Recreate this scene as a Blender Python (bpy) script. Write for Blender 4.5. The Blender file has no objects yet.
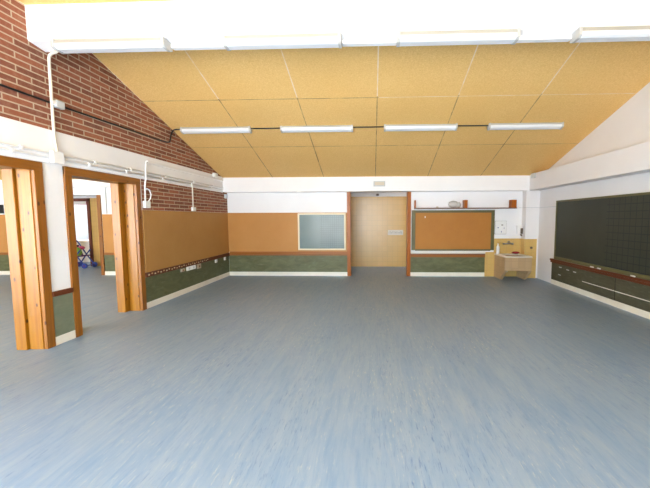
import bpy, bmesh, math, random
from mathutils import Vector, Matrix
random.seed(4)
S = bpy.context.scene
C = S.collection
PI = math.pi
XL, XR, D = -3.56, 3.88, 8.03          # left wall, right wall, back wall
CORR = 9.6                             # far wall of the tiled corridor
X2 = -11.0                             # far side of the neighbouring room
REAR = -2.0

RIDGE = 3.515                          # the ceiling falls away on both sides of the white beam
def roof(y):
    if y >= RIDGE: return 3.31 - 0.318 * (y - 4.9)
    return 3.612 - 0.03 * (RIDGE - y)

# ------------------------------------------------------------------ materials
def mat(name, col, rough=0.6, spec=0.4):
    m = bpy.data.materials.new(name); m.use_nodes = True
    b = m.node_tree.nodes['Principled BSDF']
    b.inputs['Base Color'].default_value = (*col, 1)
    b.inputs['Roughness'].default_value = rough
    b.inputs['Specular IOR Level'].default_value = spec
    return m

class NT:
    def __init__(s, m):
        s.m = m; s.t = m.node_tree; s.n = s.t.nodes; s.l = s.t.links
        s.b = s.n['Principled BSDF']
    def new(s, kind, **kw):
        n = s.n.new(kind)
        for k, v in kw.items(): setattr(n, k, v)
        return n
    def pos(s, scale=(1, 1, 1), obj=False, loc=(0, 0, 0)):
        if obj: src = s.new('ShaderNodeTexCoord').outputs['Object']
        else: src = s.new('ShaderNodeNewGeometry').outputs['Position']
        mp = s.new('ShaderNodeMapping')
        mp.inputs['Scale'].default_value = scale; mp.inputs['Location'].default_value = loc
        s.l.new(src, mp.inputs['Vector']); return mp.outputs['Vector']
    def noise(s, vec, scale, detail=4, rough=.55, dist=0):
        n = s.new('ShaderNodeTexNoise')
        n.inputs['Scale'].default_value = scale; n.inputs['Detail'].default_value = detail
        n.inputs['Roughness'].default_value = rough; n.inputs['Distortion'].default_value = dist
        s.l.new(vec, n.inputs['Vector']); return n.outputs['Fac']
    def ramp(s, fac, stops):
        r = s.new('ShaderNodeValToRGB'); e = r.color_ramp.elements
        while len(e) < len(stops): e.new(.5)
        for q, (p, c) in zip(e, stops): q.position = p; q.color = (*c, 1) if len(c) == 3 else c
        s.l.new(fac, r.inputs['Fac']); return r.outputs['Color']
    def mix(s, fac, a, b, mode='MIX'):
        n = s.new('ShaderNodeMix', data_type='RGBA', blend_type=mode)
        for sock, v in ((n.inputs[0], fac), (n.inputs[6], a), (n.inputs[7], b)):
            if isinstance(v, (int, float)): sock.default_value = v
            elif isinstance(v, tuple): sock.default_value = (*v, 1)
            else: s.l.new(v, sock)
        return n.outputs[2]
    def math(s, op, a, b=0., c=0.):
        n = s.new('ShaderNodeMath', operation=op)
        for sock, v in zip(n.inputs, (a, b, c)):
            if isinstance(v, (int, float)): sock.default_value = v
            else: s.l.new(v, sock)
        return n.outputs[0]
    def sep(s, vec):
        n = s.new('ShaderNodeSeparateXYZ'); s.l.new(vec, n.inputs[0]); return n.outputs
    def comb(s, x, y, z=0.):
        n = s.new('ShaderNodeCombineXYZ')
        for sock, v in zip(n.inputs, (x, y, z)):
            if isinstance(v, (int, float)): sock.default_value = v
            else: s.l.new(v, sock)
        return n.outputs[0]
    def color(s, c): s.l.new(c, s.b.inputs['Base Color'])
    def bump(s, h, strength=.3, dist=.01):
        n = s.new('ShaderNodeBump'); n.inputs['Strength'].default_value = strength
        n.inputs['Distance'].default_value = dist
        s.l.new(h, n.inputs['Height']); s.l.new(n.outputs['Normal'], s.b.inputs['Normal'])

M = {}
def plaster(key, a, b, rough=.65, scale=1.3):
    m = mat(key, a, rough); n = NT(m)
    v = n.pos()
    n.color(n.mix(n.ramp(n.noise(v, scale, 5, .6), [(.35, (0, 0, 0)), (.7, (1, 1, 1))]), a, b))
    n.bump(n.noise(v, 60, 3), .08, .004)
    M[key] = m
plaster('white', (.86, .86, .87), (.82, .82, .83))
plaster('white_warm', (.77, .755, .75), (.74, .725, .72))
plaster('white_beam', (.80, .785, .785), (.77, .755, .755))
plaster('white_far', (.80, .79, .80), (.74, .73, .76))
plaster('cream_base', (.80, .76, .66), (.74, .69, .58), .45, 4)

def floor_mat():
    m = mat('linoleum', (.3, .38, .5), .4, .4); n = NT(m)
    v0 = n.pos((1.1, .5, 1)); v1 = n.pos((7, 1.1, 1)); v2 = n.pos((26, 2.6, 1), loc=(3, 7, 0)); v3 = n.pos((66, 10, 1), loc=(11, 2, 0)); v4 = n.pos((70, 8, 1), loc=(31, 12, 0)); v5 = n.pos((17, 2.2, 1), loc=(5, 1, 0))
    base = n.mix(n.ramp(n.noise(v1, 1, 4, .6), [(.3, (0, 0, 0)), (.7, (1, 1, 1))]), (.18, .27, .40), (.24, .315, .415))
    base = n.mix(n.ramp(n.noise(v0, 1, 3, .5), [(.4, (0, 0, 0)), (.7, (.45, .45, .45))]), base, (.245, .315, .40))
    base = n.mix(n.ramp(n.noise(v2, 1, 5, .65, .4), [(.46, (0, 0, 0)), (.74, (.6, .6, .6))]), base, (.125, .225, .375))
    base = n.mix(n.ramp(n.noise(v5, 1, 5, .65, .4), [(.52, (0, 0, 0)), (.74, (.45, .45, .45))]), base, (.30, .345, .39))
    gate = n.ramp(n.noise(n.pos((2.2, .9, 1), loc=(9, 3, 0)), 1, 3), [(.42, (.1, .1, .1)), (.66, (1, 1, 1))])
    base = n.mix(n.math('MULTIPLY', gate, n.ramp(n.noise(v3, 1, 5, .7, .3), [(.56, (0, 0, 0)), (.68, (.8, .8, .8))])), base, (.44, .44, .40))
    gate2 = n.ramp(n.noise(n.pos((2.6, .8, 1), loc=(4, 13, 0)), 1, 3), [(.42, (.1, .1, .1)), (.66, (1, 1, 1))])
    base = n.mix(n.math('MULTIPLY', gate2, n.ramp(n.noise(v4, 1, 5, .7, .3), [(.55, (0, 0, 0)), (.68, (.85, .85, .85))])), base, (.06, .125, .28))
    n.color(base)
    n.bump(n.noise(v3, 1, 3), .04, .003)
    M['linoleum'] = m
floor_mat()

def ceil_mat():
    m = mat('fibre_panel', (.6, .4, .14), .75, .2); n = NT(m)
    v = n.pos(); x, y, z = n.sep(v)[:3]
    base = n.mix(n.ramp(n.noise(v, 55, 4, .75), [(.32, (0, 0, 0)), (.68, (1, 1, 1))]), (.71, .42, .125), (.90, .605, .25))
    base = n.mix(n.ramp(n.noise(v, .8, 3), [(.35, (0, 0, 0)), (.75, (.4, .4, .4))]), base, (.72, .43, .125))
    def seam(c, off, w, half):
        f = n.math('FRACT', n.math('DIVIDE', n.math('ADD', c, off), w))
        d = n.math('MULTIPLY', n.math('ABSOLUTE', n.math('SUBTRACT', f, .5)), w)
        return n.math('LESS_THAN', d, half)
    sx = n.math('MULTIPLY', seam(x, 2.345 + .606, 1.212, .008), n.math('LESS_THAN', x, 3.0))
    sy = seam(y, -5.145 + .67, 1.34, .006)
    wear = n.ramp(n.noise(v, 5, 3), [(.35, (.35, .35, .35)), (.6, (1, 1, 1))])
    # the joints towards the beam are filled with pale strips, the others stand open and dark
    px = n.math('LESS_THAN', y, 5.12)
    py = n.math('MULTIPLY', n.math('GREATER_THAN', x, 0.1), n.math('LESS_THAN', y, 5.6))
    base = n.mix(n.math('MULTIPLY', n.math('MULTIPLY', sx, wear), .75), base, n.mix(px, (.16, .095, .055), (.84, .74, .62)))
    base = n.mix(n.math('MULTIPLY', n.math('MULTIPLY', sy, wear), .75), base, n.mix(py, (.16, .095, .055), (.84, .72, .54)))
    n.color(base)
    n.bump(n.noise(v, 120, 2), .15, .004)
    M['fibre'] = m
ceil_mat()

def brick_mat():
    m = mat('brick', (.3, .1, .06), .8, .2); n = NT(m)
    x, y, z = n.sep(n.pos())[:3]
    b = n.new('ShaderNodeTexBrick'); b.offset = .5; b.squash = 1
    n.l.new(n.comb(y, z), b.inputs['Vector'])
    for k, v in (('Scale', 1), ('Mortar Size', .0075), ('Mortar Smooth', .15), ('Bias', -.1), ('Brick Width', .30), ('Row Height', .0643)):
        b.inputs[k].default_value = v
    b.inputs['Color1'].default_value = (.32, .11, .06, 1)
    b.inputs['Color2'].default_value = (.17, .062, .042, 1)
    b.inputs['Mortar'].default_value = (.48, .385, .28, 1)
    v = n.pos()
    col = n.mix(n.ramp(n.noise(v, 22, 5, .7), [(.45, (0, 0, 0)), (.8, (.45, .45, .45))]), b.outputs['Color'], (.40, .24, .16))
    n.color(col)
    n.bump(n.math('SUBTRACT', n.noise(v, 60, 3), n.math('MULTIPLY', b.outputs['Fac'], 1.2)), .5, .006)
    M['brick'] = m
brick_mat()

def wood_mat(key, c1, c2, c3=None, knots=True, axis='z', rough=.32):
    m = mat(key, c1, rough, .45); n = NT(m)
    sc = {'z': (26, 26, 1.1), 'y': (26, 1.1, 26), 'x': (1.1, 26, 26)}[axis]
    v = n.pos(sc)
    g = n.ramp(n.noise(v, 1, 5, .6, .6), [(.3, (0, 0, 0)), (.72, (1, 1, 1))])
    col = n.mix(g, c1, c2)
    if knots:
        kv = n.new('ShaderNodeTexVoronoi'); kv.inputs['Scale'].default_value = 1
        ks = {'z': (12, 12, 6), 'y': (12, 6, 12), 'x': (6, 12, 12)}[axis]
        n.l.new(n.pos(ks, loc=(.3, .1, .7)), kv.inputs['Vector'])
        col = n.mix(n.ramp(kv.outputs['Distance'], [(.10, (.95, .95, .95)), (.17, (0, 0, 0))]), col, c3 or (.16, .05, .015))
    n.color(col); M[key] = m
    if not knots: n.b.inputs['Specular IOR Level'].default_value = .2
wood_mat('pine', (.25, .088, .003), (.38, .155, .008), (.06, .014, .003))
wood_mat('pine_dark', (.20, .066, .005), (.31, .112, .010), (.06, .015, .005), rough=.38)
wood_mat('pine_dark_y', (.20, .066, .005), (.31, .112, .010), (.06, .015, .005), axis='y', rough=.38)
wood_mat('redwood', (.30, .080, .008), (.40, .120, .014), knots=False)
wood_mat('redwood_x', (.27, .09, .02), (.34, .13, .035), knots=False, axis='x')
wood_mat('redwood_y', (.10, .026, .010), (.14, .038, .014), knots=False, axis='y')
wood_mat('dark_frame', (.13, .035, .02), (.17, .05, .03), knots=False)

def board_mat(key, a, b, scale=3, rough=.6, fine=120, spec=.3):
    m = mat(key, a, rough, spec); n = NT(m); v = n.pos()
    c = n.mix(n.ramp(n.noise(v, scale, 5, .65), [(.35, (0, 0, 0)), (.7, (1, 1, 1))]), a, b)
    c = n.mix(n.math('MULTIPLY', n.noise(v, fine, 2), .35), c, tuple(q * .55 for q in a))
    n.color(c); M[key] = m
board_mat('cork', (.55, .26, .072), (.50, .225, .056), 1.6, .55)
board_mat('cork_left', (.47, .245, .075), (.42, .21, .06), 1.6, .6)
board_mat('pin_orange', (.48, .205, .04), (.43, .17, .032), 2, .6)

def smear_mat(key, a, b, axis):
    m = mat(key, a, .5, .35); n = NT(m)
    sc = {'x': (2, 2, 5), 'y': (2, 2, 5)}[axis]
    c = n.mix(n.ramp(n.noise(n.pos(sc), 1.4, 6, .7, 1.2), [(.35, (0, 0, 0)), (.75, (1, 1, 1))]), a, b)
    c = n.mix(n.ramp(n.noise(n.pos((6, 6, 30)), 1, 4, .6), [(.55, (0, 0, 0)), (.8, (.35, .35, .35))]), c, (.26, .27, .20))
    n.color(c); M[key] = m
smear_mat('green_board', (.092, .096, .038), (.17, .17, .078), 'x')
smear_mat('green_board_left', (.085, .095, .042), (.145, .15, .075), 'y')
smear_mat('green_board_pale', (.19, .20, .13), (.14, .165, .105), 'y')
smear_mat('green_board_right', (.068, .062, .036), (.10, .095, .058), 'y')

def grid_board(key, base, line, ax, step, start, sign, half=.004, rough=.35, strength=.6):
    m = mat(key, base, rough, .4); n = NT(m)
    s = n.sep(n.pos()); u = s[0] if ax == 'x' else s[1]; z = s[2]
    def ln(c):
        f = n.math('FRACT', n.math('DIVIDE', c, step))
        return n.math('LESS_THAN', n.math('MULTIPLY', n.math('ABSOLUTE', n.math('SUBTRACT', f, .5)), step), half)
    g = n.math('MAXIMUM', ln(u), ln(z))
    reg = n.math('GREATER_THAN' if sign > 0 else 'LESS_THAN', u, start)
    b = n.mix(n.ramp(n.noise(n.pos(), 2.2, 4), [(.35, (0, 0, 0)), (.75, (1, 1, 1))]), base, tuple(q * 1.25 for q in base))
    n.color(n.mix(n.math('MULTIPLY', n.math('MULTIPLY', g, reg), strength), b, line)); M[key] = m
grid_board('grey_grid', (.13, .17, .16), (.06, .085, .085), 'x', .052, -1.27, 1, .005, .16)
M['grey_grid'].node_tree.nodes['Principled BSDF'].inputs['Specular IOR Level'].default_value = .22
grid_board('slate_grid', (.030, .034, .024), (.010, .014, .017), 'y', .112, 5.60, -1, .006, .5, .9)

def tile_mat(key, a, b, grout, w, axis='x', rough=.25, spec=.5):
    m = mat(key, a, rough, spec); n = NT(m); s = n.sep(n.pos())
    t = n.new('ShaderNodeTexBrick'); t.offset = 0
    u = {'x': s[0], 'y': s[1], 'xy': n.math('ADD', s[0], s[1])}[axis]
    n.l.new(n.comb(u, s[2]), t.inputs['Vector'])
    for k, v in (('Scale', 1), ('Mortar Size', .003), ('Mortar Smooth', .1), ('Brick Width', w), ('Row Height', w)): t.inputs[k].default_value = v
    t.inputs['Color1'].default_value = (*a, 1); t.inputs['Color2'].default_value = (*b, 1); t.inputs['Mortar'].default_value = (*grout, 1)
    n.color(t.outputs['Color']); M[key] = m
tile_mat('tile_yellow', (.60, .355, .11), (.57, .335, .095), (.45, .27, .08), .15, 'xy', .3)
tile_mat('tile_ochre', (.62, .41, .13), (.58, .375, .115), (.52, .34, .12), .15, 'xy', .28)
tile_mat('tile_sink', (.50, .34, .185), (.46, .31, .165), (.40, .27, .15), .15, 'xy', .4)

def simple(key, col, rough=.5, spec=.4, metal=0):
    m = mat(key, col, rough, spec); m.node_tree.nodes['Principled BSDF'].inputs['Metallic'].default_value = metal
    n = NT(m); v = n.pos(obj=True)
    n.color(n.mix(n.math('MULTIPLY', n.noise(v, 9, 3), .5), col, tuple(q * .88 for q in col))); M[key] = m
simple('pipe_white', (.82, .82, .82), .4); simple('pipe_cream', (.74, .70, .60), .4)
simple('plastic_white', (.84, .84, .83), .35); simple('plastic_grey', (.55, .57, .58), .4)
simple('diffuser', (.74, .76, .78), .3); simple('lamp_body', (.40, .41, .38), .4); simple('lamp_cap', (.48, .48, .46), .5)
simple('black_rubber', (.012, .012, .013), .45); simple('dark_gap', (.03, .025, .02), .8)
simple('olive_frame', (.125, .112, .045), .5); simple('cream_wood', (.82, .72, .52), .45); simple('cream_strip', (.78, .74, .66), .5)
simple('ochre_paint', (.66, .43, .12), .5); simple('porcelain', (.72, .66, .56), .3); simple('steel', (.35, .34, .32), .3, .5, .85)
simple('red_cloth', (.26, .02, .025), .9); simple('bag_plastic', (.56, .53, .50), .45); simple('label_cream', (.66, .58, .45), .5)
simple('blue_tube', (.02, .05, .26), .35); simple('lime', (.16, .38, .05), .6); simple('purple', (.10, .03, .12), .8); simple('pink', (.45, .06, .12), .7)
simple('chalk', (.85, .84, .80), .9); simple('sign_white', (.72, .65, .54), .5); simple('sign_ink', (.16, .12, .09), .6)
simple('ink_blue', (.10, .14, .34), .6); simple('red_paint', (.5, .05, .05), .5); simple('beige_plate', (.42, .36, .27), .5); simple('wood_dark_soft', (.2, .1, .06), .6)

def border_mat():
    m = mat('paper_border', (.3, .08, .03), .6); n = NT(m); s = n.sep(n.pos())
    a = n.math('MINIMUM', n.math('LESS_THAN', n.math('FRACT', n.math('DIVIDE', s[1], .075)), .5), n.math('LESS_THAN', n.math('ABSOLUTE', n.math('SUBTRACT', s[2], n.math('ADD', .533, n.math('MULTIPLY', .012, n.math('LESS_THAN', n.math('FRACT', n.math('DIVIDE', s[1], .15)), .5))))), .011))
    b = n.math('LESS_THAN', n.math('FRACT', n.math('ADD', n.math('DIVIDE', s[1], .17), .25)), .5)
    n.color(n.mix(a, (.11, .028, .012), n.mix(b, (.66, .54, .36), (.55, .36, .18)))); M['border'] = m
border_mat()
def glass_mat():
    m = bpy.data.materials.new('window_glass'); m.use_nodes = True; t = m.node_tree; t.nodes.clear()
    o = t.nodes.new('ShaderNodeOutputMaterial'); mx = t.nodes.new('ShaderNodeMixShader')
    a = t.nodes.new('ShaderNodeBsdfTransparent'); g = t.nodes.new('ShaderNodeBsdfGlossy'); g.inputs['Roughness'].default_value = .02
    mx.inputs[0].default_value = .06; t.links.new(a.outputs[0], mx.inputs[1]); t.links.new(g.outputs[0], mx.inputs[2]); t.links.new(mx.outputs[0], o.inputs[0]); M['glass'] = m
glass_mat()

# ------------------------------------------------------------------ mesh helpers
class MB:
    """collects shapes (world coordinates) and links them as ONE mesh object"""
    def __init__(s): s.bm = bmesh.new(); s.mi = 0
    def _fin(s, faces, smooth=False):
        for f in faces: f.material_index = s.mi; f.smooth = smooth
    def box(s, a, b, bevel=0):
        v = [s.bm.verts.new((x, y, z)) for x in (min(a[0], b[0]), max(a[0], b[0])) for y in (min(a[1], b[1]), max(a[1], b[1])) for z in (min(a[2], b[2]), max(a[2], b[2]))]
        F = [s.bm.faces.new([v[i] for i in q]) for q in ((0, 1, 3, 2), (4, 6, 7, 5), (0, 4, 5, 1), (2, 3, 7, 6), (0, 2, 6, 4), (1, 5, 7, 3))]
        if bevel:
            r = bmesh.ops.bevel(s.bm, geom=list({e for f in F for e in f.edges}), offset=bevel, segments=2, affect='EDGES', profile=.5)
            F = [f for f in set(F) | set(r['faces']) if f.is_valid]
        s._fin(F); return s
    def prism(s, pts, axis, a, b):
        """polygon pts swept along axis from a to b; pts are the two other coordinates in xyz order"""
        def P(p, t): return {'x': (t, p[0], p[1]), 'y': (p[0], t, p[1]), 'z': (p[0], p[1], t)}[axis]
        A = [s.bm.verts.new(P(p, a)) for p in pts]; B = [s.bm.verts.new(P(p, b)) for p in pts]; n = len(pts)
        F = [s.bm.faces.new(A[::-1]), s.bm.faces.new(B)] + [s.bm.faces.new((A[i], A[(i + 1) % n], B[(i + 1) % n], B[i])) for i in range(n)]
        bmesh.ops.recalc_face_normals(s.bm, faces=F); s._fin(F); return s
    def tube(s, pts, r, seg=10, cap=True):
        pts = [Vector(p) for p in pts]; rings = []
        up = None
        for i, p in enumerate(pts):
            d = (pts[min(i + 1, len(pts) - 1)] - pts[max(i - 1, 0)]).normalized()
            if up is None: up = d.orthogonal().normalized()
            up = (up - d * up.dot(d)).normalized(); w = d.cross(up)
            rr = r[i] if isinstance(r, (list, tuple)) else r
            rings.append([s.bm.verts.new(p + (up * math.cos(2 * PI * k / seg) + w * math.sin(2 * PI * k / seg)) * rr) for k in range(seg)])
        F = []
        for A, B in zip(rings, rings[1:]):
            F += [s.bm.faces.new((A[k], A[(k + 1) % seg], B[(k + 1) % seg], B[k])) for k in range(seg)]
        s._fin(F, True)
        if cap: s._fin([s.bm.faces.new(rings[0][::-1]), s.bm.faces.new(rings[-1])])
        return s
    def lathe(s, c, prof, seg=20):
        """profile of (radius, height) about a vertical axis through c"""
        return s.tube([(c[0], c[1], c[2] + h) for _, h in prof], [max(q, .0008) for q, _ in prof], seg)
    def ball(s, c, r, sub=2, jit=0, sc=(1, 1, 1)):
        q = bmesh.ops.create_icosphere(s.bm, subdivisions=sub, radius=1)
        F = set()
        for v in q['verts']:
            k = r * (1 + random.uniform(-jit, jit)); v.co = Vector((c[0] + v.co.x * k * sc[0], c[1] + v.co.y * k * sc[1], c[2] + v.co.z * k * sc[2])); F |= set(v.link_faces)
        s._fin(F, True); return s
    def build(s, name, mats, parent=None, loc=None):
        if not isinstance(mats, (list, tuple)): mats = [mats]
        off = Vector((0, 0, 0))
        if parent is not None:
            p = parent
            while p is not None: off += p.location; p = p.parent
        elif loc is None:
            co = [v.co for v in s.bm.verts]
            lo = [min(v[i] for v in co) for i in range(3)]; hi = [max(v[i] for v in co) for i in range(3)]
            loc = ((lo[0] + hi[0]) / 2, (lo[1] + hi[1]) / 2, lo[2])
        if parent is None: off = Vector(loc)
        for v in s.bm.verts: v.co -= off
        me = bpy.data.meshes.new(name); s.bm.to_mesh(me); s.bm.free()
        for q in mats: me.materials.append(M[q] if isinstance(q, str) else q)
        o = bpy.data.objects.new(name, me); C.objects.link(o)
        if parent is not None: o.parent = parent
        else: o.location = off
        return o
def tag(o, label, cat, group=None):
    o['label'] = label; o['category'] = cat
    if group: o['group'] = group
    return o
def thing(name, label, cat, loc, group=None):
    o = bpy.data.objects.new(name, None); C.objects.link(o); o.location = loc; o.empty_display_size = .1
    return tag(o, label, cat, group)
def struct(o): o['kind'] = 'structure'; return o
def copy_tree(o, parent=None):
    c = o.copy(); C.objects.link(c)
    if parent is not None: c.parent = parent
    for ch in [q for q in ALL() if q.parent == o]: copy_tree(ch, c)
    return c
def ALL(): return list(bpy.data.objects)
def curve(p, q, n, f): return [f(i / n) for i in range(n + 1)]

# ------------------------------------------------------------------ the setting
struct(MB().box((X2 - .2, REAR - .2, -.12), (XR + .22, 13.2, 0)).build('floor', 'linoleum'))
ys = [REAR - .2, RIDGE - .001, RIDGE, 7.95]
pts = [(y, roof(y)) for y in ys] + [(7.95, roof(7.95) + .12), (RIDGE, roof(RIDGE) + .12), (REAR - .2, roof(RIDGE) + .12)]
struct(MB().prism(pts, 'x', X2 - .2, XR + .22).build('ceiling', 'fibre'))

# left wall: white lower part with two doorways, brick above
w = MB(); xa, xb = XL - .27, XL
D1a, D1b, D2a, D2b, DT = 2.33, 3.40, 3.80, 4.90, 1.975
for y0, y1 in ((REAR, D1a), (D1b, D2a), (D2b, D)): w.box((xa, y0, 0), (xb, y1, DT))
w.box((xa, REAR, DT), (xb, D, 2.40))
w.mi = 1
w.prism([(REAR, 2.40), (7.80, 2.40), (7.80, roof(7.80)), (RIDGE, roof(RIDGE)), (RIDGE, 3.612), (REAR, roof(REAR))], 'x', xa, xb)
w.box((xb, 5.02, 1.56), (xb + .012, D, 2.045))
struct(w.build('wall_left', ['white', 'brick']))
# back wall with the two passages to the corridor
OL, OR, OT = -.604, .935, 2.045
PL, PR, PT = -9.1, -6.74, 2.01
w = MB()
for x0, x1 in ((X2, PL), (PR, OL), (OR, XR + .2)): w.box((x0, D, 0), (x1, D + .2, 2.5))
w.box((OL, D, OT), (OR, D + .2, 2.5)); w.box((PL, D, PT), (PR, D + .2, 2.5))
struct(w.build('wall_back', 'white'))
w = MB(); w.prism([(REAR, 0), (D, 0), (D, roof(7.95)), (7.95, roof(7.95)), (RIDGE, roof(RIDGE)), (RIDGE, 3.612), (REAR, roof(REAR))], 'x', XR, XR + .2)
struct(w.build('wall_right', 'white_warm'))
w = MB(); w.prism([(REAR, 0), (12.8, 0), (12.8, 2.5), (7.95, roof(7.95)), (RIDGE, roof(RIDGE)), (RIDGE, 3.612), (REAR, roof(REAR))], 'x', X2 - .2, X2)
struct(w.build('wall_far_left', 'white'))

# rear wall (behind the camera) with its row of big windows
WIN = [(-10.4, -8.1), (-7.7, -5.0), (-3.4, -1.2), (-1.0, .9)]
WZ0, WZ1 = .12, 2.9
w = MB(); prev = X2
for a, b in WIN: w.box((prev, REAR - .2, 0), (a, REAR, roof(REAR))); w.box((a, REAR - .2, 0), (b, REAR, WZ0)); w.box((a, REAR - .2, WZ1), (b, REAR, roof(REAR))); prev = b
w.box((prev, REAR - .2, 0), (XR + .2, REAR, roof(REAR)))
struct(w.build('wall_rear', 'white'))
def window(i, a, b, y, axis='y', z0=WZ0, z1=WZ1):
    m = MB(); t = .06; mid = (a + b) / 2
    if axis == 'y':
        for x in (a, mid - t / 2, b - t): m.box((x, y - .05, z0), (x + t, y + .03, z1))
        for z in (z0, z1 - t): m.box((a, y - .05, z), (b, y + .03, z + t))
    else:
        for q in (a, (a * 2 + b) / 3, (a + 2 * b) / 3, b - t): m.box((y - .03, q, z0), (y + .05, q + t, z1))
        for z in (z0, z1 - t): m.box((y - .03, a, z), (y + .05, b, z + t))
    f = m.build('window_%d' % i, 'plastic_white'); struct(f)
    if axis == 'y': MB().box((a + t, y - .014, z0 + t), (b - t, y - .008, z1 - t)).build('pane', 'glass', f)
    else: MB().box((y + .008, a + t, z0 + t), (y + .014, b - t, z1 - t)).build('pane', 'glass', f)
for i, (a, b) in enumerate(WIN): window(i + 1, a, b, REAR - .1)

# corridor behind the passages and the white room beyond it
w = MB(); FL, FR, FT = -9.25, -8.40, 2.02
w.mi = 0
for x0, x1 in ((X2, FL), (FR, XR + .2)): w.box((x0, CORR, 0), (x1, CORR + .1, 2.035))
w.mi = 1
w.box((X2, CORR, 2.035), (XR + .2, CORR + .1, 2.5))
w.box((FL, CORR, FT), (FR, CORR + .1, 2.035))
struct(w.build('wall_corridor', ['tile_yellow', 'white_warm']))
struct(MB().box((XR, D + .2, 0), (XR + .2, D + .45, 2.5)).box((XR, CORR - .3, 0), (XR + .2, CORR, 2.5)).box((XR, D + .45, 0), (XR + .2, CORR - .3, .9)).box((XR, D + .45, 2.1), (XR + .2, CORR - .3, 2.5)).build('wall_corridor_end', 'tile_yellow'))  # opening left for the added, unseen window that lights the corridor
struct(MB().box((X2, 7.95, 2.5), (XR + .2, 13.0, 2.6)).build('ceiling_corridor', 'white'))
w = MB(); w.box((X2, 12.6, 0), (-9.9, 12.8, 2.5)); w.box((-7.6, 12.6, 0), (-6.9, 12.8, 2.5)); w.box((-9.9, 12.6, 0), (-7.6, 12.8, 1.25)); w.box((-9.9, 12.6, 2.3), (-7.6, 12.8, 2.5))
w.box((-6.9, CORR + .1, 0), (-6.7, 12.8, 2.5))
struct(w.build('wall_far_room', 'white_far'))
window(6, -9.9, -7.6, 12.7, 'y', 1.25, 2.3)
window(7, D + .45, CORR - .3, XR + .1, 'x', .9, 2.1)  # added window, out of view, to brighten the corridor tiles

# beams and pillar
struct(MB().prism([(3.44, 3.275), (3.455, 3.262), (3.63, 3.235), (3.63, roof(3.63) + .02), (RIDGE, 3.70), (3.44, 3.63)], 'x', XL, XR).build('trim_1', 'white'))            # big white beam
struct(MB().prism([(7.81, 2.045), (D, 2.045), (D, 2.42), (7.81, 2.40)], 'x', XL, XR).build('trim_2', 'white'))
struct(MB().box((3.62, REAR, 2.045), (XR, D, 2.41), .006).build('trim_3', 'white_beam'))
struct(MB().box((XL, REAR, 2.03), (XL + .016, 7.81, 2.40), .004).build('trim_4', 'white'))
struct(MB().box((X2, 7.84, 2.2), (XL - .27, D, 2.42)).build('trim_5', 'white'))
struct(MB().box((3.57, 7.83, 0), (XR, D, 2.05), .004).build('pillar', 'white_beam'))

# door frames of the two doorways in the left wall (pine)
def pine_door(i, ya, yb, top, post):
    t = .095
    f = MB()
    f.box((XL - .02, ya - .075, 0), (XL + .022, ya + .02, top + .045), .004)
    f.box((XL - .02, yb - .02, 0), (XL + .022, yb + .075, top + .045), .004)
    o = struct(f.build('door_%d' % i, 'pine_dark'))
    MB().box((XL - .02, ya - .075, top - .045), (XL + .024, yb + .075, top + .05), .004).build('head_casing', 'pine_dark_y', o)
    j = MB()
    for y0, y1 in ((ya, ya + .03), (yb - .03, yb)): j.box((XL - .17, y0, 0), (XL - .018, y1, top - .03), .003)
    j.build('jamb', 'pine', o)
    e = MB()
    for y0, y1 in ((ya, ya + post), (yb - post, yb)): e.box((XL - .30, y0, 0), (XL - .178, y1, top - .03), .006)
    e.build('door_post', 'pine', o)
    MB().box((XL - .30, ya, top - .032), (XL - .018, yb, top + .002)).build('head_jamb', 'pine_dark_y', o)
    return o
pine_door(1, D1a, D1b, DT, .055)
d2 = pine_door(2, D2a, D2b, DT, .12)
MB().box((XL - .22, D2b - .036, .92), (XL - .195, D2b - .118, 1.04), .003).build('strike_plate', 'steel', d2)
# casings of the passage in the back wall
f = MB().box((OL, D - .03, 0), (OL + .085, D + .2, OT)).box((OR - .085, D - .03, 0), (OR, D + .2, OT))
struct(f.build('door_3', 'redwood'))
f = MB().box((PL, D - .03, 0), (PL + .09, D + .2, PT)).box((PR - .085, D - .03, 0), (PR, D + .2, PT))
struct(f.build('door_4', 'pine_dark'))
f = MB().box((FR - .08, CORR - .03, 0), (FR + .005, CORR + .1, FT)).box((FL - .005, CORR - .03, 0), (FL + .05, CORR + .1, FT)).box((FL, CORR - .03, FT - .08), (FR + .005, CORR + .1, FT + .01))
struct(f.build('door_5', 'dark_frame'))

# skirtings
B = .098
struct(MB().box((XL, D2b + .075, 0), (XL + .016, D, B)).box((XL, D1b + .075, 0), (XL + .016, D2a - .075, B)).box((XL, REAR, 0), (XL + .016, D1a - .075, B)).build('baseboard_left', 'cream_base'))
struct(MB().box((XL + .016, D - .016, 0), (OL, D, B)).box((OR, D - .016, 0), (2.72, D, B)).box((PR, D - .016, 0), (XL - .27, D, B)).box((X2, D - .016, 0), (PL, D, B)).build('baseboard_back', 'cream_base'))
struct(MB().box((XR - .016, REAR, 0), (XR, 7.19, B)).build('baseboard_right', 'cream_base'))
# ochre tiles around the basin
t = MB(); t.box((2.72, D - .012, 0), (2.93, D, .594)).box((2.93, D - .012, 0), (3.57, D, .92))
t.box((3.558, 7.83, 0), (3.57, D - .012, .92)).box((3.558, 7.818, 0), (3.84, 7.83, .92))
struct(t.build('trim_6', 'tile_ochre'))

# ------------------------------------------------------------------ boards on the walls
def board_thing(name, label, cat, loc): return thing(name, label, cat, loc)
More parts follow.
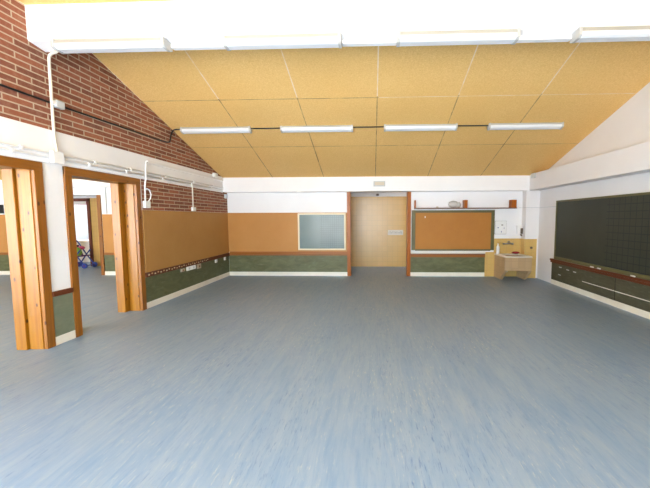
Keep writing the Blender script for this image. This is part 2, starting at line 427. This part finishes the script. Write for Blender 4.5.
# left wall
tag(MB().box((XL, 5.0, .575), (XL + .02, D - .02, 1.555), .003).build('cork_board', 'cork_left'), 'long brown cork board on the left wall below the brick strip', 'cork board')
r = thing('low_chalkboard', 'low green chalkboard under the cork board on the left wall, with patterned ledge', 'chalkboard', (XL + .01, 6.5, B))
MB().box((XL, 4.985, B), (XL + .014, D - .020, .50)).build('writing_surface', 'green_board_left', r)
MB().box((XL, 4.985, .50), (XL + .032, D - .020, .575), .004).build('ledge', 'redwood_y', r)
MB().box((XL + .0322, 4.99, .515), (XL + .034, 6.95, .562)).build('paper_border', 'border', r)
r = thing('low_chalkboard', 'small low chalkboard between the two pine doorways', 'chalkboard', (XL + .01, 3.6, B))
MB().box((XL, D1b + .077, B), (XL + .014, D2a - .077, .555)).build('writing_surface', 'green_board_pale', r)
MB().box((XL, D1b + .077, .555), (XL + .03, D2a - .077, .612), .004).build('ledge', 'redwood_y', r)
# back wall, left of the passage
tag(MB().box((XL + .02, D - .02, .60), (OL - .002, D, 1.555), .003).build('cork_board', 'cork'), 'wide orange cork board on the back wall behind the framed grid board', 'cork board')
r = thing('low_chalkboard', 'low green chalkboard on the back wall left of the tiled passage', 'chalkboard', (-2.1, D - .01, B))
MB().box((XL + .0185, D - .014, B), (OL, D, .51)).build('writing_surface', 'green_board', r)
MB().box((XL + .036, D - .05, .51), (OL, D, .535), .003).box((XL + .036, D - .026, .535), (OL, D, .60), .003).build('ledge', 'redwood_x', r)
r = thing('grid_board', 'grey-green grid board in a cream frame on the back wall', 'board', (-1.22, D - .03, .64))
MB().box((-1.77, D - .034, .675), (-.67, D - .0205, 1.505)).build('writing_surface', 'grey_grid', r)
m = MB(); m.box((-1.805, D - .048, .64), (-1.765, D - .0205, 1.54), .004).box((-.675, D - .048, .64), (-.636, D - .0205, 1.54), .004).box((-1.765, D - .048, .64), (-.675, D - .0205, .68), .004).box((-1.765, D - .048, 1.50), (-.675, D - .0205, 1.54), .004)
m.build('frame', 'cream_wood', r)
# back wall, right of the passage
r = thing('pinboard', 'orange pinboard with dark olive frame right of the tiled passage', 'pinboard', (1.94, D - .01, .63))
MB().box((1.04, D - .02, .66), (2.85, D, 1.545)).build('pin_surface', 'pin_orange', r)
m = MB(); m.box((.955, D - .026, .64), (1.045, D, 1.60), .003).box((2.845, D - .026, .64), (2.925, D, 1.60), .003).box((1.045, D - .026, 1.54), (2.845, D, 1.60), .003).box((1.045, D - .026, .625), (2.845, D, .665), .003)
m.build('frame', 'olive_frame', r)
MB().box((1.265, D - .024, 1.42), (1.29, D - .02, 1.46)).build('paper_scrap', 'cream_strip', r)
r = thing('low_chalkboard', 'low green chalkboard below the olive framed pinboard', 'chalkboard', (1.83, D - .01, B))
MB().box((.937, D - .014, B), (2.72, D, .47)).build('writing_surface', 'green_board', r)
MB().box((.937, D - .03, .47), (2.72, D, .535), .003).build('ledge', 'redwood_x', r)
MB().box((.937, D - .05, .56), (2.72, D, .605), .003).build('chalk_shelf', 'cream_strip', r)
MB().box((.937, D - .02, .535), (2.72, D, .56)).build('backing', 'wood_dark_soft', r)
tag(MB().box((1.84, D - .045, .6055), (1.98, D - .02, .625), .004).build('chalk_eraser', 'plastic_white'), 'small white eraser lying on the cream ledge under the pinboard', 'eraser')
# right wall: long chalkboard and low chalkboard
r = thing('chalkboard', 'large dark chalkboard with ruled squares on the right wall', 'chalkboard', (XR - .02, 5.2, .56))
MB().box((XR - .02, 3.2, .60), (XR, 7.06, 1.74)).build('writing_surface', 'slate_grid', r)
m = MB(); m.box((XR - .034, 3.16, 1.735), (XR, 7.09, 1.77), .003).box((XR - .034, 7.055, .605), (XR, 7.09, 1.735), .003).box((XR - .034, 3.16, .5465), (XR - .003, 7.09, .605), .003).box((XR - .034, 3.16, .605), (XR, 3.20, 1.735), .003)
m.build('frame', 'olive_frame', r)
r = thing('low_chalkboard', 'low dark chalkboard with reddish ledge below the large chalkboard on the right', 'chalkboard', (XR - .01, 5.2, B))
MB().box((XR - .014, 3.2, B), (XR, 7.19, .47)).build('writing_surface', 'green_board_right', r)
MB().box((XR - .05, 3.2, .505), (XR, 7.21, .545), .004).box((XR - .035, 3.2, .465), (XR, 7.21, .505), .003).build('ledge', 'redwood_y', r)
MB().box((XR - .018, 3.2, .243), (XR - .014, 6.14, .254)).build('white_line', 'cream_strip', r)
MB().box((XR - .018, 5.315, B), (XR - .014, 5.325, .46)).build('joint_strip', 'dark_gap', r)
for k, (y, z) in enumerate(((6.86, .40), (6.6, .385), (6.38, .38), (6.88, .24))):
    o = MB().box((XR - .0165, y - .045, z - .008), (XR - .014, y + .045, z + .008)).build('chalk_mark', 'plastic_grey', r)
places = [(5.86, 'left piece of the close pair of white chalks on the right wall ledge'), (5.68, 'right piece of the close pair of white chalks on the right wall ledge'), (4.95, 'single white chalk on the ledge nearest the right edge of the photo')]
for y, lb in places:
    tag(MB().tube([(XR - .042, y - .04, .5565), (XR - .039, y + .04, .5565)], .011, 8).build('chalk_stick', 'chalk'), lb, 'chalk', 'chalks on the right wall ledge')

# ------------------------------------------------------------------ lamps
def lamp_parts(root, x0, x1, yc, ztop, slope=0.0, wd=.11, h=.085):
    """long batten along x, hung under a surface that rises with -y by slope"""
    def sh(y): return -slope * (y - yc)
    def bar(mb, a, b, prof): mb.prism([(y, z + sh(y)) for y, z in prof], 'x', a, b)
    hw = wd / 2
    m = MB(); bar(m, x0 + .02, x1 - .02, [(yc - hw, ztop - h * .48), (yc + hw, ztop - h * .48), (yc + hw * .82, ztop), (yc - hw * .82, ztop)]); m.build('housing', 'lamp_body', root)
    m = MB(); bar(m, x0 + .025, x1 - .025, [(yc - hw, ztop - h * .48), (yc - hw * .9, ztop - h * .85), (yc - hw * .5, ztop - h), (yc + hw * .5, ztop - h), (yc + hw * .9, ztop - h * .85), (yc + hw, ztop - h * .48)]); m.build('diffuser', 'diffuser', root)
    for a, b in ((x0, x0 + .028), (x1 - .028, x1)):
        m = MB(); bar(m, a, b, [(yc - hw * 1.04, ztop), (yc - hw * 1.04, ztop - h * .85), (yc - hw * .6, ztop - h * 1.05), (yc + hw * .6, ztop - h * 1.05), (yc + hw * 1.04, ztop - h * .85), (yc + hw * 1.04, ztop)]); m.build('end_cap', 'lamp_cap', root)
YL = 5.86
names = ['first', 'second', 'third', 'fourth']
spots = [(-3.364, -2.122, 'white tube lamp on the ochre ceiling nearest the brick wall'),
         (-1.592, -.33, 'white tube lamp on the ochre ceiling, second from the brick wall'),
         (.207, 1.456, 'white tube lamp on the ochre ceiling, third from the brick wall'),
         (1.985, 3.225, 'white tube lamp on the ochre ceiling nearest the right wall')]
for x0, x1, lb in spots:
    r = thing('ceiling_light', lb, 'lamp', ((x0 + x1) / 2, YL, roof(YL) - .08), 'tube lamps on the sloping ceiling')
    lamp_parts(r, x0, x1, YL, roof(YL) - .001, .318, .10, .075)
spots = [(-3.27, -2.10, 'white tube lamp under the beam nearest the brick wall'),
         (-1.50, -.31, 'white tube lamp under the beam, second from the brick wall'),
         (.25, 1.435, 'white tube lamp under the beam, third from the brick wall'),
         (1.995, 3.20, 'white tube lamp under the beam cut by the right edge of the photo')]
for x0, x1, lb in spots:
    r = thing('beam_light', lb, 'lamp', ((x0 + x1) / 2, 3.47, 3.14), 'tube lamps under the white beam')
    lamp_parts(r, x0, x1, 3.475, 3.248, 0, .155, .088)
gaps = [(-2.10, -1.50, 'white cable trunking under the beam between the two leftmost lamps'), (-.31, .25, 'white cable trunking under the beam above the tiled passage'), (1.435, 1.995, 'white cable trunking under the beam between the two rightmost lamps')]
for a, b, lb in gaps:
    tag(MB().box((a + .001, 3.52, 3.20), (b - .001, 3.585, 3.241), .004).build('cable_trunking', 'pipe_white'), lb, 'trunking', 'trunking under the white beam')

# black cable: along the brick, up onto the ceiling, and between the lamps
r = .011; z = 2.70; xc = XL + r + .001
m = MB(); m.tube([(xc, REAR + .05, z), (xc, 3.6, z), (xc, 5.55, z + .03), (xc, 5.70, z + .035), (xc, 5.79, z + .06), (xc, 5.815, z + .12), (xc, 5.84, z + .2), (xc + .005, 5.86, roof(5.86) - .06), (xc + .03, 5.86, roof(5.86) - .025), (xc + .08, 5.86, roof(5.86) - .0125), (-3.366, 5.86, roof(5.86) - .0125)], r, 8)
tag(m.build('power_cable', 'black_rubber'), 'black cable clipped along the brick wall up to the ceiling lamps', 'cable')
for a, b, lb in ((-2.122, -1.592, 'black cable linking the two ceiling lamps nearest the brick wall'), (-.33, .207, 'black cable linking the two middle ceiling lamps'), (1.456, 1.99, 'black cable linking the two ceiling lamps nearest the right wall')):
    zz = roof(YL) - .013
    tag(MB().tube([(a + .001, YL, zz), ((a + b) / 2, YL + .004, zz - .0005), (b - .001, YL, zz)], .0105, 8).build('power_cable', 'black_rubber'), lb, 'cable', 'black cables between ceiling lamps')

# ------------------------------------------------------------------ pipes and boxes on the left wall
xp = XL + .016
def clamp(par, y, z, mat_='pipe_white', rr=.012, x=xp):
    MB().box((x, y - .014, z - rr - .008), (x + 2 * rr + .006, y + .014, z + rr + .008), .003).build('clamp', mat_, par)
for z, lb in ((2.140, 'upper white conduit running along the left wall above the doorways'), (2.090, 'lower white conduit running along the left wall above the doorways')):
    r = thing('conduit', lb, 'pipe', (xp + .012, 4.9, z))
    MB().tube([(xp + .0125, REAR + .02, z), (xp + .0125, 7.79, z)], .012, 10).build('pipe', 'pipe_white', r)
    for y in (2.2, 3.26, 4.15, 4.78, 5.6, 6.5, 7.3): clamp(r, y + (0.0 if z > 2.1 else -.09), z)
tag(MB().box((xp, 5.14, 2.295), (xp + .03, 7.78, 2.335), .005).build('cable_trunking', 'pipe_white'), 'white cable trunking high on the left wall over the cork board', 'trunking')
r = thing('conduit', 'cream vertical conduit from the beam down the brick to the white box', 'pipe', (XL + .03, 3.62, 2.15))
y = 3.615; xq = XL + .040
MB().tube([(XL + .058, y, 2.1655), (XL + .056, y, 2.20), (xq, y, 2.30), (xq, y, 2.6), (xq, y + .004, 3.10), (xq, y + .005, 3.16), (xq + .01, y + .005, 3.195), (xq + .04, y + .003, 3.215), (xq + .10, 3.60, 3.218), (-3.275, 3.52, 3.218)], .0145, 12).build('pipe', 'pipe_cream', r)
tag(MB().box((xp + .0265, 3.54, 2.03), (xp + .07, 3.675, 2.165), .008).build('junction_box', 'plastic_white'), 'white junction box between the two doorways where conduits meet', 'box')
b = thing('junction_box', 'grey junction box on the brick wall beside the cream conduit', 'box', (XL + .02, 3.69, 2.65))
MB().box((XL + .0235, 3.635, 2.655), (XL + .078, 3.735, 2.735), .006).build('body', 'plastic_grey', b)
MB().box((XL + .0555, 3.585, 2.668), (XL + .074, 3.6345, 2.712), .003).build('cable_entry', 'plastic_white', b)
r = thing('conduit', 'white conduit with socket box beside the second pine doorway', 'pipe', (XL + .03, 5.07, 1.60))
MB().tube([(xp + .018, 5.14, 2.30), (XL + .042, 5.10, 2.295), (XL + .057, 5.075, 2.25), (XL + .057, 5.06, 2.18), (XL + .056, 5.055, 2.04), (XL + .036, 5.055, 1.93), (XL + .032, 5.05, 1.69)], .013, 10).build('pipe', 'pipe_white', r)
MB().box((XL + .012, 5.01, 1.585), (XL + .06, 5.135, 1.695), .006).build('socket_box', 'plastic_white', r)
MB().tube([(XL + .04, 5.11, 1.692), (XL + .045, 5.15, 1.73), (XL + .045, 5.175, 1.80), (XL + .04, 5.15, 1.87), (XL + .035, 5.10, 1.89), (XL + .03, 5.07, 1.87)], .009, 8).build('cable_loop', 'plastic_white', r)
r = thing('conduit', 'white conduit ending in a small box above the middle of the cork board', 'pipe', (XL + .03, 6.44, 1.58))
MB().tube([(xp + .014, 6.36, 2.082), (xp + .02, 6.42, 2.07), (XL + .027, 6.44, 2.0), (XL + .026, 6.44, 1.64)], .0125, 10).build('pipe', 'pipe_cream', r)
MB().box((XL + .012, 6.385, 1.565), (XL + .055, 6.495, 1.645), .006).build('socket_box', 'plastic_white', r)
tag(MB().box((xp, 7.30, 2.345), (xp + .07, 7.42, 2.43), .006).build('junction_box', 'plastic_white'), 'white box high on the left wall just under the ceiling edge', 'box')
tag(MB().box((XL + .0125, 7.86, 1.90), (XL + .06, 7.95, 2.0), .006).build('junction_box', 'plastic_grey'), 'small grey box in the back left corner on the brick', 'box')
tag(MB().box((3.575, 7.52, 2.30), (3.619, 7.66, 2.405), .006).build('junction_box', 'plastic_grey'), 'small grey box at the right end of the back beam', 'box')
tag(MB().box((-1.80, 7.80, 2.03), (-1.66, 7.8095, 2.075), .004).build('cable_cover', 'plastic_white'), 'small white cover on the back beam above the grid board', 'cover')
# sockets along the low chalkboard on the left wall
for (y0, y1, z0, z1, mt, lb) in ((5.93, 6.04, .43, .485, 'beige_plate', 'brown wall plate under the patterned ledge, leftmost of the sockets'),
                                 (6.12, 6.43, .42, .495, 'plastic_white', 'double white socket under the patterned ledge of the left wall'),
                                 (6.50, 6.64, .40, .495, 'beige_plate', 'beige wall plate right of the double white socket'),
                                 (7.27, 7.36, .42, .49, 'plastic_white', 'small white socket near the back end of the left wall'),
                                 (7.72, 7.80, .42, .49, 'plastic_white', 'small white socket closest to the back left corner')):
    r = thing('wall_socket', lb, 'socket', (XL + .02, (y0 + y1) / 2, z0))
    MB().box((XL + .014, y0, z0), (XL + .034, y1, z1), .004).build('plate', mt, r)
    k = 2 if y1 - y0 > .2 else 1
    for q in range(k):
        yc = y0 + (y1 - y0) * (q + .5) / k
        MB().tube([(XL + .0335, yc, (z0 + z1) / 2), (XL + .037, yc, (z0 + z1) / 2)], .024 if z1 - z0 > .06 else .018, 12).build('outlet', 'plastic_grey' if mt != 'beige_plate' else 'wood_dark_soft', r)

# ------------------------------------------------------------------ over and inside the tiled passage
r = thing('emergency_light', 'small emergency lamp on the white beam above the tiled passage', 'lamp', (.168, 7.80, 2.15))
MB().box((.035, 7.775, 2.155), (.305, 7.806, 2.275), .006).build('housing', 'plastic_grey', r)
MB().box((.06, 7.806, 2.17), (.28, 7.81, 2.26)).build('mounting_plate', 'plastic_grey', r)
MB().box((.06, 7.769, 2.18), (.285, 7.776, 2.255), .003).build('lens', 'label_cream', r)
tag(MB().lathe((.16, CORR - .03, 2.055), [(.03, 0), (.04, .015), (.04, .05), (.02, .06)], 14).build('wall_sensor', 'sign_ink'), 'small dark sensor at the top of the tiled corridor wall', 'sensor')
r = thing('wall_sign', 'pale strip sign with dark marks on the tiled corridor wall', 'sign', (.68, CORR - .01, .925))
MB().box((.46, CORR - .014, .925), (.90, CORR - .001, 1.075), .003).build('sign_board', 'sign_white', r)
m = MB()
for k in range(11):
    x = .49 + .036 * k; h = random.choice((.05, .06, .07))
    m.box((x, CORR - .0165, .965), (x + .008, CORR - .014, .965 + h)); m.box((x, CORR - .0165, .965 + h - .012 * (k % 3)), (x + .02, CORR - .014, .975 + h - .012 * (k % 3)))
m.build('marks', 'sign_ink', r)

# ------------------------------------------------------------------ shelf, bag, washing corner
r = thing('wall_shelf', 'long narrow wooden shelf on the white wall above the pinboard', 'shelf', (2.22, D - .1, 1.63))
MB().box((1.01, D - .17, 1.632), (3.38, D, 1.655), .003).build('shelf_board', 'wood_dark_soft', r)
for x0, x1 in ((1.01, 1.035), (2.165, 2.24), (3.255, 3.37)):
    MB().box((x0, D - .16, 1.655), (x1, D, 1.835), .003).build('upright', 'redwood', r)
m = MB(); m.ball((1.93, D - .085, 1.735), .085, 3, .10, (1.45, .75, .95)); m.ball((2.05, D - .085, 1.72), .06, 3, .12, (.9, .9, 1.05))
o = m.build('plastic_bag', 'bag_plastic'); 
zmin = min((o.matrix_world @ v.co).z for v in o.data.vertices)
o.location.z = 1.6555
tag(o, 'crumpled pale plastic bag on the wooden shelf', 'bag')
tag(MB().ball((1.55, D - .08, 1.6745), .018, 2, .15, (2.0, 1.3, 1)).build('crumpled_scrap', 'label_cream'), 'tiny beige scrap on the shelf left of the plastic bag', 'scrap')
# notice panel
r = thing('notice_panel', 'square white panel with small marks right of the pinboard', 'panel', (3.07, D - .01, 1.03))
MB().box((2.945, D - .03, 1.03), (3.205, D, 1.335), .012).build('panel', 'plastic_white', r)
m = MB(); m.box((2.937, D - .012, 1.022), (3.213, D, 1.343), .004); m.build('frame', 'lamp_body', r)
for (x, z, s1, s2, mt) in ((3.01, 1.18, .03, .02, 'ink_blue'), (3.105, 1.245, .045, .02, 'sign_ink'), (3.09, 1.085, .014, .035, 'ink_blue'), (3.15, 1.17, .015, .02, 'ink_blue')):
    MB().box((x - s1 / 2, D - .0325, z - s2 / 2), (x + s1 / 2, D - .03, z + s2 / 2)).build('mark', mt, r)
r = thing('soap_dispenser', 'white and dark soap dispenser on the wall above the basin', 'dispenser', (3.50, D - .05, 1.02))
MB().box((3.44, D - .10, 1.03), (3.56, D, 1.24), .018).build('body', 'plastic_white', r)
MB().box((3.505, D - .108, 1.04), (3.562, D - .06, 1.17), .008).build('window', 'sign_ink', r)
MB().tube([(3.525, D - .07, 1.03), (3.525, D - .09, 1.005), (3.535, D - .11, .995)], .016, 10).build('spout', 'sign_ink', r)
# basin
sx0, sx1, sy0, sz = 2.95, 3.545, 7.40, .56
yw = D - .0125
r = thing('wash_basin', 'low beige tiled wash basin on two slab legs in the corner', 'sink', ((sx0 + sx1) / 2, 7.7, 0))
m = MB()
m.box((sx0 + .06, sy0, .235), (sx1 - .06, sy0 + .06, .53)).box((sx0 + .06, yw - .06, .235), (sx1 - .06, yw, .53)).box((sx0 + .06, sy0 + .06, .235), (sx1 - .06, yw - .06, .29))
m.build('trough', 'tile_sink', r)
side = [(yw, 0), (7.64, 0), (sy0, .235), (sy0, .53), (yw, .53)]
for a in (sx0, sx1 - .06):
    MB().prism(side, 'x', a, a + .06).build('leg', 'tile_sink', r)
m = MB(); m.box((sx0 - .008, sy0 - .008, .53), (sx1 + .008, sy0 + .085, sz), .006).box((sx0 - .008, yw - .10, .53), (sx1 + .008, yw, sz), .006).box((sx0 - .008, sy0 + .085, .53), (sx0 + .085, yw - .10, sz), .006).box((sx1 - .085, sy0 + .085, .53), (sx1 + .008, yw - .10, sz), .006)
m.build('rim', 'porcelain', r)
m = MB(); m.box((sx0 + .06, sy0 + .06, .29), (sx1 - .06, yw - .06, .30)); m.build('basin_bottom', 'porcelain', r)
m = MB(); m.tube([((sx0 + sx1) / 2 - .05, yw - .12, .29), ((sx0 + sx1) / 2 - .05, yw - .12, .14), ((sx0 + sx1) / 2 - .05, yw, .12)], .022, 10); m.build('drain_pipe', 'cream_strip', r)
r = thing('tap', 'dark metal wall tap with two handles above the basin', 'tap', (3.24, D - .04, .79))
MB().tube([(3.14, D - .05, .80), (3.34, D - .05, .80)], .016, 10).build('body', 'steel', r)
MB().tube([(3.24, D - .05, .80), (3.24, D - .07, .86), (3.24, D - .13, .865), (3.24, D - .18, .83), (3.24, D - .185, .80)], .011, 10).build('spout', 'steel', r)
for x in (3.14, 3.34):
    h = MB().tube([(x, D - .013, .80), (x, D - .075, .80)], .013, 10).build('valve', 'steel', r)
    MB().tube([(x, D - .074, .80), (x, D - .10, .80)], [.027, .022], 12).build('handle', 'steel', h)
r = thing('bottle', 'white plastic bottle standing on the rim of the basin', 'bottle', (3.0, 7.95, sz))
MB().lathe((3.0, 7.95, sz), [(.030, 0), (.036, .006), (.036, .15), (.030, .18), (.015, .205), (.013, .215)], 18).build('body', 'plastic_white', r)
MB().lathe((3.0, 7.95, sz + .2152), [(.016, 0), (.016, .028), (.012, .032)], 14).build('cap', 'plastic_white', r)
tag(MB().ball((3.42, 7.955, sz + .028), .028, 3, .10, (3.2, 1.6, 1)).build('cloth', 'red_cloth'), 'dark red cloth on the back rim of the basin', 'cloth')
r = thing('stop_valve', 'small metal stop valve on the tiled pillar beside the basin', 'valve', (3.72, 7.81, .70))
MB().tube([(3.70, 7.8175, .72), (3.70, 7.775, .72)], .016, 12).build('valve_body', 'steel', r)
MB().tube([(3.70, 7.776, .72), (3.70, 7.755, .72)], [.028, .024], 12).build('handle', 'sign_ink', r)
m = MB(); m.tube([(3.50, D - .005, 1.655), (3.55, D - .005, 1.652), (3.563, D - .02, 1.652), (3.563, 7.84, 1.652), (3.58, 7.823, 1.652), (3.86, 7.823, 1.652), (3.872, 7.815, 1.652), (3.874, 7.4, 1.652), (3.874, 7.1, 1.65)], .005, 6)
tag(m.build('thin_cable', 'plastic_grey'), 'thin pale cable running round the pillar to the large chalkboard', 'cable')

# ------------------------------------------------------------------ neighbouring room
tag(MB().box((PR + .02, D - .02, .575), (XL - .29, D, 1.53), .003).build('cork_board', 'cork'), 'brown cork board in the next room seen through the second doorway', 'cork board')
tag(MB().box((X2 + .02, D - .02, .575), (PL - .02, D, 1.53), .003).build('cork_board', 'cork'), 'brown cork board seen through the leftmost doorway', 'cork board')
r = thing('low_chalkboard', 'low green chalkboard in the next room seen through the second doorway', 'chalkboard', (-5.3, D - .01, B))
MB().box((PR + .01, D - .014, B), (XL - .29, D, .51)).build('writing_surface', 'green_board', r)
MB().box((PR + .01, D - .026, .51), (XL - .29, D, .574), .003).build('ledge', 'redwood_x', r)
r = thing('low_chalkboard', 'low green chalkboard seen through the leftmost doorway', 'chalkboard', (-9.9, D - .01, B))
MB().box((X2 + .02, D - .014, B), (PL - .01, D, .51)).build('writing_surface', 'green_board', r)
MB().box((X2 + .02, D - .026, .51), (PL - .01, D, .574), .003).build('ledge', 'redwood_x', r)
tag(MB().tube([(-6.60, D - .0125, 1.545), (-6.60, D - .0125, 2.19)], .012, 8).build('conduit', 'plastic_grey'), 'thin grey conduit on the white wall of the next room', 'pipe')
tag(MB().box((-9.75, D - .09, 1.56), (-9.27, D - .001, 1.78), .008).build('wall_box', 'black_rubber'), 'black box on the far wall seen at the left edge of the photo', 'box')  # plain black box of unidentified use

# toy pushchair standing in the far door
c = Vector((-8.46, 9.25, 0))
r = thing('toy_pushchair', 'blue toy pushchair with lime seat pad in the corridor past the second doorway', 'toy', tuple(c))
def P(x, y, z): return (c.x + x, c.y + y, c.z + z)
for sgn, q in ((-1, 'a'), (1, 'b')):
    y = .17 * sgn
    MB().tube([P(.24, y, .07), P(.02, y, .36), P(-.20, y, .70), P(-.27, y, .78)], .017, 10).build('push_bar', 'blue_tube', r)
    MB().tube([P(-.22, y, .07), P(-.02, y, .34), P(.13, y, .52)], .017, 10).build('leg', 'blue_tube', r)
    for x in (-.22, .24):
        wq = MB(); wq.tube([P(x, y - .022, .075), P(x, y + .022, .075)], .0745, 18); wq = wq.build('wheel', 'blue_tube', r)
        MB().tube([P(x, y - .027, .075), P(x, y + .027, .075)], .028, 12).build('hub_cap', 'purple', wq)
MB().tube([P(-.27, -.17, .78), P(-.29, -.10, .795), P(-.29, .10, .795), P(-.27, .17, .78)], .019, 10).build('handle', 'black_rubber', r)
for x in (-.22, .24): MB().tube([P(x, -.147, .075), P(x, .147, .075)], .012, 8).build('axle', 'blue_tube', r)
m = MB(); m.prism([(c.x + .16, .34), (c.x + .17, .37), (c.x - .07, .36), (c.x - .19, .66), (c.x - .22, .65), (c.x - .10, .31)], 'y', c.y - .15, c.y + .15); m.build('seat', 'purple', r)
MB().ball(P(-.04, -.09, .46), .12, 3, .02, (1.0, .9, 1.25)).build('seat_pad', 'lime', r)
MB().ball(P(.0, .02, .58), .075, 3, .03, (1.3, 1, .7)).build('blanket', 'pink', r)
r = thing('paper_banner', 'white banner with red ends hung behind the dark door frame', 'banner', (-8.86, 9.74, 1.84))
MB().box((-9.25, 9.735, 1.85), (-8.52, 9.74, 1.965)).build('paper', 'pink', r)
MB().box((-9.12, 9.731, 1.86), (-8.64, 9.7345, 1.955)).build('lettering_panel', 'cream_strip', r)
r = thing('counter', 'pale counter in the white room behind the toy pushchair', 'counter', (-9.0, 10.6, 0))
MB().box((-9.9, 10.4, .66), (-7.9, 10.9, .71), .006).build('worktop', 'plastic_white', r)
MB().box((-9.85, 10.46, 0), (-7.95, 10.88, .66)).build('body', 'white_far', r)
MB().tube([(-8.95, 10.72, .71), (-8.95, 10.72, .86), (-8.95, 10.66, .88), (-8.95, 10.6, .85)], .012, 8).build('tap', 'steel', r)

for o in ALL():                          # boards hang a hair's breadth off the plaster
    if o.parent is None and o.name.split('.')[0] in ('cork_board', 'low_chalkboard', 'grid_board'):
        if o.location.x > 3.5: o.location.x -= .002
        elif abs(o.location.x - XL) < .05: o.location.x += .002
        else: o.location.y -= .002
# ------------------------------------------------------------------ daylight
wld = bpy.data.worlds.new('daylight'); S.world = wld; wld.use_nodes = True
bg = wld.node_tree.nodes['Background']
_t = wld.node_tree; _c = _t.nodes.new('ShaderNodeTexCoord'); _s = _t.nodes.new('ShaderNodeSeparateXYZ'); _r = _t.nodes.new('ShaderNodeValToRGB')
_t.links.new(_c.outputs['Generated'], _s.inputs[0]); _m = _t.nodes.new('ShaderNodeMapRange'); _m.inputs['From Min'].default_value = -1
_t.links.new(_s.outputs['Z'], _m.inputs['Value']); _t.links.new(_m.outputs[0], _r.inputs['Fac'])
_e = _r.color_ramp.elements                     # sunlit pale paving below the horizon, blue sky above it
_e[0].position = .485; _e[0].color = (.97, .97, .95, 1); _e[1].position = .515; _e[1].color = (.70, .86, 1.0, 1)
_t.links.new(_r.outputs['Color'], bg.inputs['Color']); bg.inputs['Strength'].default_value = 12.5
def portal(x0, x1, z0, z1, y, flip):
    l = bpy.data.lights.new('window_portal', 'AREA'); l.shape = 'RECTANGLE'; l.size = x1 - x0; l.size_y = z1 - z0; l.cycles.is_portal = True
    o = bpy.data.objects.new('window_portal', l); C.objects.link(o)
    o.location = ((x0 + x1) / 2, y, (z0 + z1) / 2); o.rotation_euler = (PI / 2 if not flip else -PI / 2, 0, 0)
for a, b in WIN: portal(a, b, WZ0, WZ1, REAR - .15, False)
portal(-9.9, -7.6, 1.25, 2.3, 12.75, True)
for y0, y1, z0, z1 in ((D + .45, CORR - .3, .9, 2.1),):  # portal of the added corridor end window
    l = bpy.data.lights.new('window_portal', 'AREA'); l.shape = 'RECTANGLE'; l.size = z1 - z0; l.size_y = y1 - y0; l.cycles.is_portal = True
    o = bpy.data.objects.new('window_portal', l); C.objects.link(o)
    o.location = (XR + .17, (y0 + y1) / 2, (z0 + z1) / 2); o.rotation_euler = (0, PI / 2, 0)

sun = bpy.data.lights.new('sun', 'SUN'); sun.energy = 30; sun.angle = .01; sun.color = (1.0, .99, .97)
so = bpy.data.objects.new('sun', sun); C.objects.link(so); so.location = (4, -8, 9)
so.rotation_euler = Vector((-.12, 1.0, -.95)).to_track_quat('-Z', 'Y').to_euler()      # falls on the floor behind the camera

# ------------------------------------------------------------------ camera
cam = bpy.data.cameras.new('camera'); co = bpy.data.objects.new('camera', cam); C.objects.link(co); S.camera = co
F, CX, VX, VY = 330., 360., 372., 218.
cam.sensor_fit = 'HORIZONTAL'; cam.sensor_width = 36; cam.lens = 36 * F / 650
cam.shift_x = (325 - CX) / 650
d = Vector((VX - CX, VY - 244., F)).normalized()      # world Y in camera axes (x right, y down, z forward)
xw = Vector((d.z, 0, -d.x)).normalized(); zw = d.cross(xw)
if zw.y > 0: zw = -zw
R = Matrix((xw, d, zw))                               # rows: world axes in camera axes
right, down, fwd = R.col[0], R.col[1], R.col[2]
mw = Matrix(((right[0], -down[0], -fwd[0]), (right[1], -down[1], -fwd[1]), (right[2], -down[2], -fwd[2])))
co.matrix_world = Matrix.Translation((0, 0, 1.42)) @ mw.to_4x4()
cam.clip_start = .05

S.view_settings.view_transform = 'Standard'; S.view_settings.look = 'None'
S.view_settings.gamma = 1; S.view_settings.use_curve_mapping = False
S.view_settings.exposure = 1.08
S.cycles.use_denoising = True
S.cycles.max_bounces = 12; S.cycles.diffuse_bounces = 8; S.cycles.glossy_bounces = 4
S.cycles.transparent_max_bounces = 8
S.cycles.caustics_reflective = False; S.cycles.caustics_refractive = False
